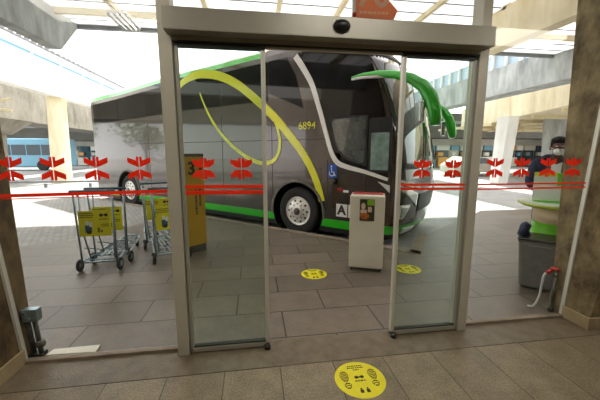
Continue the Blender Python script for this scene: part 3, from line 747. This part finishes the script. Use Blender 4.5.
for sg in (-.45, .35): 
    wp.tube([surf(sg, 1.25, .03), surf(sg+.2, 1.5, .035), surf(sg+.42, 2.1, .035)], .012, 6)
wp.build('wiper', 'bus_black', bus)
# horn mirrors
for k, (yy, sg) in enumerate(((0, 1), (W, -1))):
    P = [(1.25, .0, 2.98), (1.5, -.05, 2.985), (1.8, -.10, 2.96), (2.1, -.14, 2.90), (2.38, -.16, 2.80), (2.58, -.17, 2.66), (2.71, -.17, 2.47), (2.77, -.17, 2.28), (2.80, -.17, 2.12), (2.805, -.17, 2.02)]
    if k: P = [(x-.16*max(0, min(1, (x-1.8)/.6)), y, z-.09*max(0, min(1, (x-1.8)/.6))) for x, y, z in P]
    rr = [.02, .04, .055, .07, .085, .10, .11, .11, .10, .07]
    ar = MB().tube([(x, yy+sg*y, z) for x, y, z in P], rr, 16).build('mirror_arm', 'bus_green', bus)
    MB().tube([(x, yy+sg*y, z-.035) for x, y, z in P[:4]], [.018, .034, .042, .02], 12).build('arm_underside', 'bus_white', ar)
    MB().box(2.56-.16*k, 2.64-.16*k, yy-.09-.17*sg, yy+.09-.17*sg, 2.08-.09*k, 2.42-.09*k).build('mirror_glass', 'chrome', ar, .02)

# ------------------------------------------------------------------ terminal structure
def beam(name, x0, x1, y0, yb, yt, z0, z1, m='concrete'):
    return st(MB().hexa([(x0, y0, z0), (x1, y0, z0), (x1, yb, z0), (x0, yb, z0), (x0, y0, z1), (x1, y0, z1), (x1, yt, z1), (x0, yt, z1)]).build(name, m), None)
beam('concrete_beam', -4.98, -4.68, .0, 6.6, 7.6, 4.13, 5.04)
beam('concrete_beam', 6.0, 6.32, .0, 5.4, 6.4, 4.13, 5.02, 'concrete_cream')
beam('concrete_beam', 10.9, 11.8, .0, 34, 34, 4.13, 5.3)
beam('concrete_beam', -11.2, -10.6, -6, 42, 42, 4.65, 6.3, 'concrete_white')
def roof(name, x0, x1, y0, y1, z, ribs_x, ribs_y, tg=True):
    r = st(box(name, 'roof_sheet', x0, x1, y0, y1, z, z+.05))
    for y in ribs_y: box('purlin', 'purlin', x0, x1, y-.06, y+.06, z-.14, z, r)
    for x in ribs_x: box('rafter', 'purlin', x-.05, x+.05, y0, y1-.05, z-.11, z, r)
    if tg: box('edge_gutter', 'gutter', x0, x1, y1-.02, y1+.1, z-.1, z+.16, r)
    m = MB()
    y = y0+.5
    while y < y1: m.box(x0, x1, y-.008, y+.008, z-.02, z); y += .55
    m.build('sheet_joint', 'gutter', r)
    return r
roof('canopy_roof', -5.6, 6.0, 0, 7.5, 5.05, (-3.2, -1.05, .68, 2.15, 4.35), (1.5, 3.0, 6.45))
roof('canopy_roof', 6.0, 10.9, 0, 8.1, 5.1, (8.4,), (1.6, 3.2, 4.8, 6.4))
# raised clerestory beyond the right beam
r = st(box('clerestory_roof', 'roof_sheet', 10.5, 14, 9.5, 34, 6.0, 6.12))
m = MB()
for k in range(30): m.box(10.95, 11.05, 9.6+k*.8, 9.6+k*.8+.1, 5.3, 6.0)
m.build('mullions', 'white', r); box('clerestory_glazing', 'clerestory', 11.1, 11.16, 9.5, 34, 5.3, 6.0, r)
# far canopy on the right with its column
r = st(MB().hexa([(13.3, 9.0, 3.6), (36, 9.0, 3.6), (36, 24, 3.6), (18.6, 24, 3.6), (13.3, 9.0, 5.3), (36, 9.0, 5.3), (36, 24, 5.3), (18.6, 24, 5.3)]).build('far_canopy', 'concrete_cream'))
for y in (9.2, 10.5, 13, 15.5, 18, 20.5, 23): box('purlin', 'purlin', 13.3+(y-8)*.355, 36, y-.1, y+.1, 3.4, 3.6, r)
for x in (16.5, 19, 21.5, 24, 27): box('rafter', 'purlin', x-.1, x+.1, 9.2+max(0, (x-13.5)*2.8), 24, 3.42, 3.6, r) if (x-13.5)*2.8 < 14 else box('rafter', 'purlin', x-.1, x+.1, 9.2, 24, 3.42, 3.6, r)
def column(base, top, z0, z1, m, label):
    b = [(x, y, z0) for x, y in base]; t = [(x, y, z1) for x, y in top]
    return st(MB().hexa(b+t).build('concrete_column', m), label)
column([(13.9, 13.6), (14.5, 13.6), (14.5, 14.3), (13.9, 14.3)], [(14.2, 13.6), (14.85, 13.6), (14.85, 14.5), (14.2, 14.5)], -.2, 3.6, 'concrete_white', 'cream concrete column under the far canopy on the right')
column([(-11.45, 17.3), (-10.7, 17.3), (-10.5, 17.6), (-11.5, 17.7)], [(-11.25, 17.3), (-11.15, 17.3), (-10.5, 17.8), (-11.3, 17.8)], -.2, 4.65, 'concrete_cream', 'tapered concrete column under the white beam on the left')
column([(17.5, 13.6), (18.6, 13.6), (18.6, 14.5), (17.5, 14.5)], [(17.5, 13.6), (18.9, 13.6), (18.9, 14.7), (17.5, 14.7)], -.2, 3.6, 'concrete', 'grey concrete column behind the person at the kiosk')
# gutter line and louvres over the left white beam
g = st(MB().tube([(-10.55, -6, 6.86), (-10.55, 42, 6.86)], .05, 8).build('roof_edge', 'gutter'))
m = MB()
for k in range(96): m.box(-10.66, -10.5, -6+k*.5, -6+k*.5+.22, 6.88, 6.96)
m.build('corrugation', 'gutter', g); box('edge_sheet', 'roof_sheet', -13, -10.6, -6, 42, 6.9, 6.95, g)
box('louvre_glazing', 'shop_blue', -11.0, -10.75, -6, 42, 6.3, 6.5, g); box('white_band', 'roof_sheet', -10.8, -10.72, -6, 42, 6.5, 6.85, g)
m = MB()
for k in range(20): m.box(-10.85, -10.7, -6+k*2.4, -6+k*2.4+.12, 6.3, 6.5)
m.build('louvre_post', 'white', g)
# viaduct on the left with bracing and pier
st(MB().box(-19, -16, -4, 90, 3.74, 6.3).build('viaduct_girder', 'concrete_dark'))
st(box('viaduct_parapet', 'gutter', -16.05, -15.95, -4, 90, 6.3, 7.0))
st(MB().hexa([(-17.5, 16.6, 2.6), (-13.9, 16.9, 2.6), (-13.9, 18.4, 2.6), (-17.5, 18.4, 2.6), (-17.5, 16.6, 3.74), (-13.1, 16.6, 3.4), (-13.1, 19.2, 3.4), (-17.5, 19.2, 3.74)]).build('pier_cap', 'concrete_dark'))
column([(-15.3, 17.1), (-14.2, 17.1), (-14.2, 18.2), (-15.3, 18.2)], [(-15.6, 17), (-14.1, 17), (-14.1, 18.3), (-15.6, 18.3)], -.2, 2.7, 'concrete_dark', 'viaduct pier at the far left')
br = empty('steel_bracing', (-13.6, 15.2, 3.4)); st(br, 'crossed cream steel struts under the viaduct at the far left')
for a, b in (((-2.2, 0, .2), (1.0, 1.5, .95)), ((-2.2, 0, .85), (1.0, 1.5, .35))): MB().tube([a, b], .07, 8).build('strut', 'purlin', br)
# luminaire under the canopy
t = empty('canopy_light', (-3.1, 6.45, 4.8)); tag(t, 'louvred twin tube luminaire hung under the canopy roof', 'lamp')
MB().box(-.22, .22, -.5, .5, .02, .09).build('housing', 'white', t, .01)
for x in (-.12, 0, .12): MB().tube([(x, -.46, .0), (x, .46, .0)], .022, 10).build('tube', 'lamp_lit', t)
m = MB()
for x in (-.2, -.065, .065, .2): m.box(x-.008, x+.008, -.49, .49, -.045, .03)
m.build('louvre', 'gutter', t)
# ------------------------------------------------------------------ background
# long low guard rail across the lane on the left
t = empty('guard_rail', (-10, 15.2, -.2)); tag(t, 'low grey guard rail across the sunlit lane behind the luggage carts', 'guard rail')
MB().box(-7, 4, -.05, .05, .24, .34).build('rail', 'gutter', t)
for k in range(6): MB().box(-6.9+k*2.1, -6.78+k*2.1, -.04, .04, 0, .2).build('post', 'gutter', t)
def building(name, x0, x1, y, h, label, seed):
    random.seed(seed)
    t = empty(name, ((x0+x1)/2, y, -.2)); tag(t, label, 'building'); w = (x1-x0)/2
    MB().box(-w, w, 0, 6, 0, h+2.2).build('wall', 'far_light', t)
    MB().box(-w-.5, w+.5, -2.6, 6, h, h+2.6).build('shade_block', 'far_dark', t)  # dark block, its colour stands in for the deep shade above the shops
    MB().box(-w, w, -2.7, -2.6, h+1.5, h+1.8).build('fascia_band', 'gutter', t)
    x = -w+.3
    cols = ['shop_dark', 'far_dark', 'shop_blue', 'far_light', 'white', 'shop_orange', 'steel', 'ad_white']
    while x < w-2 and x < 26:
        ww = random.uniform(.8, 1.7)
        f = MB().box(x, x+ww, -.08, 0, .1, 2.5).build('shopfront', random.choice(['shop_dark', 'shop_dark', 'far_dark', 'far_light']), t)
        MB().box(x+.05, x+ww-.05, -.3, -.08, 2.0, 2.55).build('shop_sign', random.choice(cols), f)
        MB().box(x+.1, x+ww-.15, -.7, -.1, .1, random.uniform(.8, 1.3)).build('sales_counter', random.choice(cols), f)
        MB().box(x+.15, x+ww*.5, -.4, -.1, 1.35, 1.75).build('goods_rack', random.choice(cols), f)
        x += ww+.12
    return t
building('terminal_building', 14, 62, 32, 3.3, 'long low terminal building with shopfronts under a band coloured as shade beyond the far canopy', 2)
building('terminal_building', -48, -12.5, 44, 3.2, 'long low building with shopfronts beyond the viaduct', 4)
def far_bus(x, y, rz, body, label, L=10):
    t = empty('parked_bus', (x, y, -.2), rz); tag(t, label, 'bus', None)
    MB().box(-L/2, L/2, -1.25, 1.25, .35, 3.1).build('body', body, t, .15, 3)
    k = -L/2+.5
    while k < L/2-1: MB().box(k, k+1.25, -1.27, -1.25, 1.5, 2.5).build('window', 'shop_dark', t); k += 1.35
    for s in (-L*.3, L*.3): MB().lathe([(.5, -1.3), (.5, -1.0)], (s, 0, .5), 'y', 24).build('wheel', 'rubber', t)
far_bus(37, 27.5, R(2), 'white', 'white city bus parked before the long terminal building')
far_bus(-23, 33, R(-3), 'shop_blue', 'light blue bus parked beyond the viaduct pier', 9)
def car(x, y, rz, paint, label):
    t = empty('car', (x, y, -.2), rz); tag(t, label, 'car')
    pr = [(-2.1, .3), (2.1, .3), (2.15, .7), (1.3, .92), (.6, 1.42), (-1.1, 1.45), (-1.9, .95), (-2.15, .85)]
    MB().prism(pr, lambda u, v, d: (u, d, v), -.85, .85).build('body', paint, t, .08, 3)
    MB().prism([(.5, 1.36), (1.1, .95), (-1.6, .95), (-1.05, 1.38)], lambda u, v, d: (u, d, v), -.862, .862).build('window', 'shop_dark', t)
    for s in (-1.3, 1.3):
        for y0 in (-.88, .68): MB().lathe([(.32, y0), (.32, y0+.2)], (s, 0, .32), 'y', 20).build('wheel', 'rubber', t)
car(-10.4, 27, R(8), 'white', 'white car standing far away near the shopfronts beyond the viaduct')
car(16.5, 19.5, R(6), 'far_light', 'silver car near the cream column of the far canopy')
def tree(x, y, h, r, label, seed):
    random.seed(seed)
    t = empty('tree', (x, y, -.2)); tag(t, label, 'tree', None)
    m = MB(); m.tube([(0, 0, 0), (.1, .05, h*.4), (.0, .1, h*.7)], [.16, .12, .05], 8)
    for k in range(5):
        a = random.uniform(0, 2*PI); m.tube([(.08, .05, h*.4), (r*.6*math.cos(a), r*.6*math.sin(a), h*random.uniform(.65, .9))], [.07, .025], 6)
    m.build('trunk', 'bark', t)
    m = MB()
    cl = [(random.gauss(0, r*.45), random.gauss(0, r*.45), h*.72+random.gauss(0, h*.13), r*random.uniform(.3, .5)) for k in range(16)]
    for k in range(1500):
        c = random.choice(cl); d = Vector((random.gauss(0, 1), random.gauss(0, 1), random.gauss(0, 1))).normalized()*c[3]*random.uniform(.6, 1)
        p = Vector(c[:3])+d; u = Vector((random.gauss(0, 1), random.gauss(0, 1), random.gauss(0, 1))).normalized(); v = u.orthogonal().normalized(); s = random.uniform(.06, .13)
        m.face([m.bm.verts.new(p+u*s), m.bm.verts.new(p+v*s*.6), m.bm.verts.new(p-u*s), m.bm.verts.new(p-v*s*.6)])
    m.build('foliage', 'leaf', t)
for i, (x, y, h, r, lab) in enumerate(((-22.5, 12, 4.6, 2.0, 'southernmost leafy tree behind the viaduct, nearest to the terminal hall'), (-23, 17.5, 4.8, 2.2, 'leafy tree beyond the viaduct pier'),
    (-22, 23, 4.4, 2.0, 'bushy tree between the viaduct piers'), (-14.2, 36, 4.2, 2.2, 'leafy tree standing before the long building beyond the viaduct'), (-10, 38, 4.0, 2.0, 'small tree behind the tail of the coach'))):
    tree(x, y, h, r, lab, 20+i)

# ------------------------------------------------------------------ person at the kiosk
def skinned(name, nodes, edges, m, parent, sub=2, root=0):
    me = bpy.data.meshes.new(name); me.from_pydata([n[0] for n in nodes], edges, []); me.materials.append(M[m])
    o = bpy.data.objects.new(name, me); COL.objects.link(o)
    sk = o.modifiers.new('skin', 'SKIN'); sk.use_smooth_shade = True
    for i, n in enumerate(nodes):
        d = me.skin_vertices[0].data[i]; r = n[1]; d.radius = r if isinstance(r, tuple) else (r, r); d.use_root = i == root
    sb = o.modifiers.new('sub', 'SUBSURF'); sb.levels = sub; sb.render_levels = sub
    vis(o); o.parent = parent
    return o
# local frame: +y is the way he faces, +x his right-hand side is -x (left hand +x); feet at z 0
PX, PY = 4.30, 1.50
per = empty('person', (PX, PY, 0), R(140))
tag(per, 'person in navy jacket and white face mask leaning over the round kiosk', 'person')
N0 = [((0, 0, .95), (.15, .11)), ((0, .04, 1.12), (.14, .105)), ((0, .11, 1.28), (.165, .115)), ((0, .18, 1.41), (.15, .10)), ((0, .22, 1.47), (.065, .06)), ((0, .255, 1.545), .055),   # 0-5 spine, neck
      ((0, .275, 1.60), (.07, .085)), ((0, .285, 1.68), (.078, .095)), ((0, .28, 1.745), (.055, .065)),   # 6-8 head
      ((.10, 0, .90), .095), ((.11, .02, .50), .065), ((.11, -.03, .09), .042), ((.11, .09, .035), .04),   # left leg 9-12
      ((-.10, 0, .90), .095), ((-.11, .02, .50), .065), ((-.11, -.03, .09), .042), ((-.11, .09, .035), .04),  # right leg 13-16
      ((.19, .17, 1.39), .062), ((.25, .22, 1.15), .045), ((.16, .43, 1.07), .034), ((.13, .47, 1.06), .03),   # left arm 17-20
      ((-.19, .17, 1.39), .062), ((-.27, .20, 1.15), .045), ((-.12, .40, 1.13), .034), ((-.08, .43, 1.14), .03)]  # right arm 21-24
E0 = [(0, 1), (1, 2), (2, 3), (3, 4), (4, 5), (5, 6), (6, 7), (7, 8), (0, 9), (9, 10), (10, 11), (11, 12), (0, 13), (13, 14), (14, 15), (15, 16), (3, 17), (17, 18), (18, 19), (19, 20), (3, 21), (21, 22), (22, 23), (23, 24)]
# hands: palm and five fingers each
for base, sgn, fwd in ((20, 1, Vector((-.5, .85, -.1))), (24, -1, Vector((.6, .75, .1)))):
    fwd.normalize(); c = Vector(N0[base][0]); sidev = fwd.cross(Vector((0, 0, 1))).normalized(); upv = sidev.cross(fwd)
    N0.append((tuple(c+fwd*.055), (.036, .018))); pi = len(N0)-1; E0.append((base, pi))
    for k, l in enumerate((.065, .075, .07, .055)):
        o0 = c+fwd*.085+sidev*(.03-.02*k); o1 = o0+fwd*l*.5-upv*.008; o2 = o1+fwd*l*.4-upv*.022
        i0 = len(N0); N0 += [(tuple(o0), .0095), (tuple(o1), .0085), (tuple(o2), .007)]; E0 += [(pi, i0), (i0, i0+1), (i0+1, i0+2)]
    o0 = c+fwd*.03+sidev*sgn*.035*(-1)*-1; o1 = o0+fwd*.035+sidev*sgn*.02-upv*.01; i0 = len(N0)
    N0 += [(tuple(o0), .011), (tuple(o1), .009)]; E0 += [(base, i0), (i0, i0+1)]
skinned('body', N0, E0, 'skin', per)
# clothes
J = [((0, .0, .86), (.185, .14)), ((0, .0, .95), (.182, .135)), ((0, .04, 1.12), (.18, .135)), ((0, .10, 1.28), (.205, .145)), ((0, .15, 1.42), (.205, .13)), ((0, .195, 1.50), (.12, .095)), ((0, .225, 1.535), (.085, .08)),
     ((.215, .15, 1.42), .095), ((.275, .20, 1.16), .072), ((.165, .425, 1.072), .048), ((-.215, .15, 1.42), .095), ((-.295, .18, 1.16), .072), ((-.125, .395, 1.13), .046)]
jk = skinned('jacket', J, [(0, 1), (1, 2), (2, 3), (3, 4), (4, 5), (5, 6), (4, 7), (7, 8), (8, 9), (4, 10), (10, 11), (11, 12)], 'navy', per)
T = [((0, 0, .92), (.165, .125)), ((.10, 0, .86), .108), ((.11, .02, .50), .082), ((.11, -.025, .10), .065), ((-.10, 0, .86), .108), ((-.11, .02, .50), .082), ((-.11, -.025, .10), .065)]
skinned('trousers', T, [(0, 1), (1, 2), (2, 3), (0, 4), (4, 5), (5, 6)], 'trouser', per)
for sx in (-1, 1): MB().ball((sx*.11, .05, .045), (.052, .14, .045), 3).build('shoe', 'black', per)
hd = Vector((0, .29, 1.665))
m = MB(); m.ball((0, .258, 1.752), (.09, .104, .062), 3); m.ball((0, .215, 1.715), (.088, .07, .08), 3); m.build('hair', 'hair', per)
m = MB()
for sx in (-1, 1): m.ball((sx*.088, .275, 1.655), (.014, .022, .034), 2)
m.build('ears', 'skin', per)
m = MB(); m.ball((0, .335, 1.605), (.063, .058, .05), 3); m.ball((0, .388, 1.625), (.018, .016, .026), 2); m.build('face_mask', 'mask', per)
m = MB()
for sx in (-1, 1): m.tube([(sx*.06, .35, 1.64), (sx*.085, .30, 1.66), (sx*.093, .265, 1.66)], .004, 6)
m.build('mask_strap', 'mask', per)
for sx in (-1, 1):
    e = MB().ball((sx*.032, .372, 1.675), (.015, .009, .008), 2).build('eye', 'eye', per); MB().ball((sx*.032, .380, 1.674), (.006, .004, .006), 2).build('iris', 'black', e)
MB().tube([(0, .378, 1.69), (0, .385, 1.665), (0, .40, 1.645)], [.010, .012, .016], 8).build('nose', 'skin', per)
m = MB(); m.prism([(-.05, 1.30), (.05, 1.30), (.06, 1.46), (0, 1.43), (-.06, 1.46)], lambda u, v, d: (u, .30+d-(v-1.3)*.02, v), -.03, .012); m.build('shirt_front', 'shirt', jk)

# ------------------------------------------------------------------ light
wd = bpy.data.worlds.new('sky'); sc.world = wd; wd.use_nodes = True
nt = wd.node_tree; bg = nt.nodes['Background']
sk = nt.nodes.new('ShaderNodeTexSky'); sk.sky_type = 'NISHITA'; sk.sun_disc = False; sk.sun_elevation = R(58); sk.sun_rotation = R(45); sk.dust_density = 6; sk.air_density = 1
mx = nt.nodes.new('ShaderNodeMixRGB'); mx.inputs[0].default_value = .82; mx.inputs[2].default_value = (1.0, 1.0, 1.0, 1)
sc2 = nt.nodes.new('ShaderNodeVectorMath'); sc2.operation = 'SCALE'; sc2.inputs['Scale'].default_value = .12
nt.links.new(sk.outputs[0], sc2.inputs[0]); nt.links.new(sc2.outputs[0], mx.inputs[1]); nt.links.new(mx.outputs[0], bg.inputs[0]); bg.inputs[1].default_value = SKY
sl = bpy.data.lights.new('sun', 'SUN'); sl.energy = SUN; sl.angle = R(1); sl.color = (1, .975, .94)
so = bpy.data.objects.new('sun', sl); COL.objects.link(so)
az, el = R(57), R(57)
d = Vector((math.cos(az)*math.cos(el), math.sin(az)*math.cos(el), math.sin(el)))
so.rotation_euler = d.to_track_quat('Z', 'Y').to_euler()
vs = sc.view_settings; vs.view_transform = 'Standard'; vs.look = 'None'; vs.exposure = 0; vs.gamma = 1
try: vs.use_curve_mapping = False
except Exception: pass
sc.cycles.max_bounces = 10; sc.cycles.transparent_max_bounces = 24; sc.cycles.diffuse_bounces = 5
sc.cycles.use_denoising = True
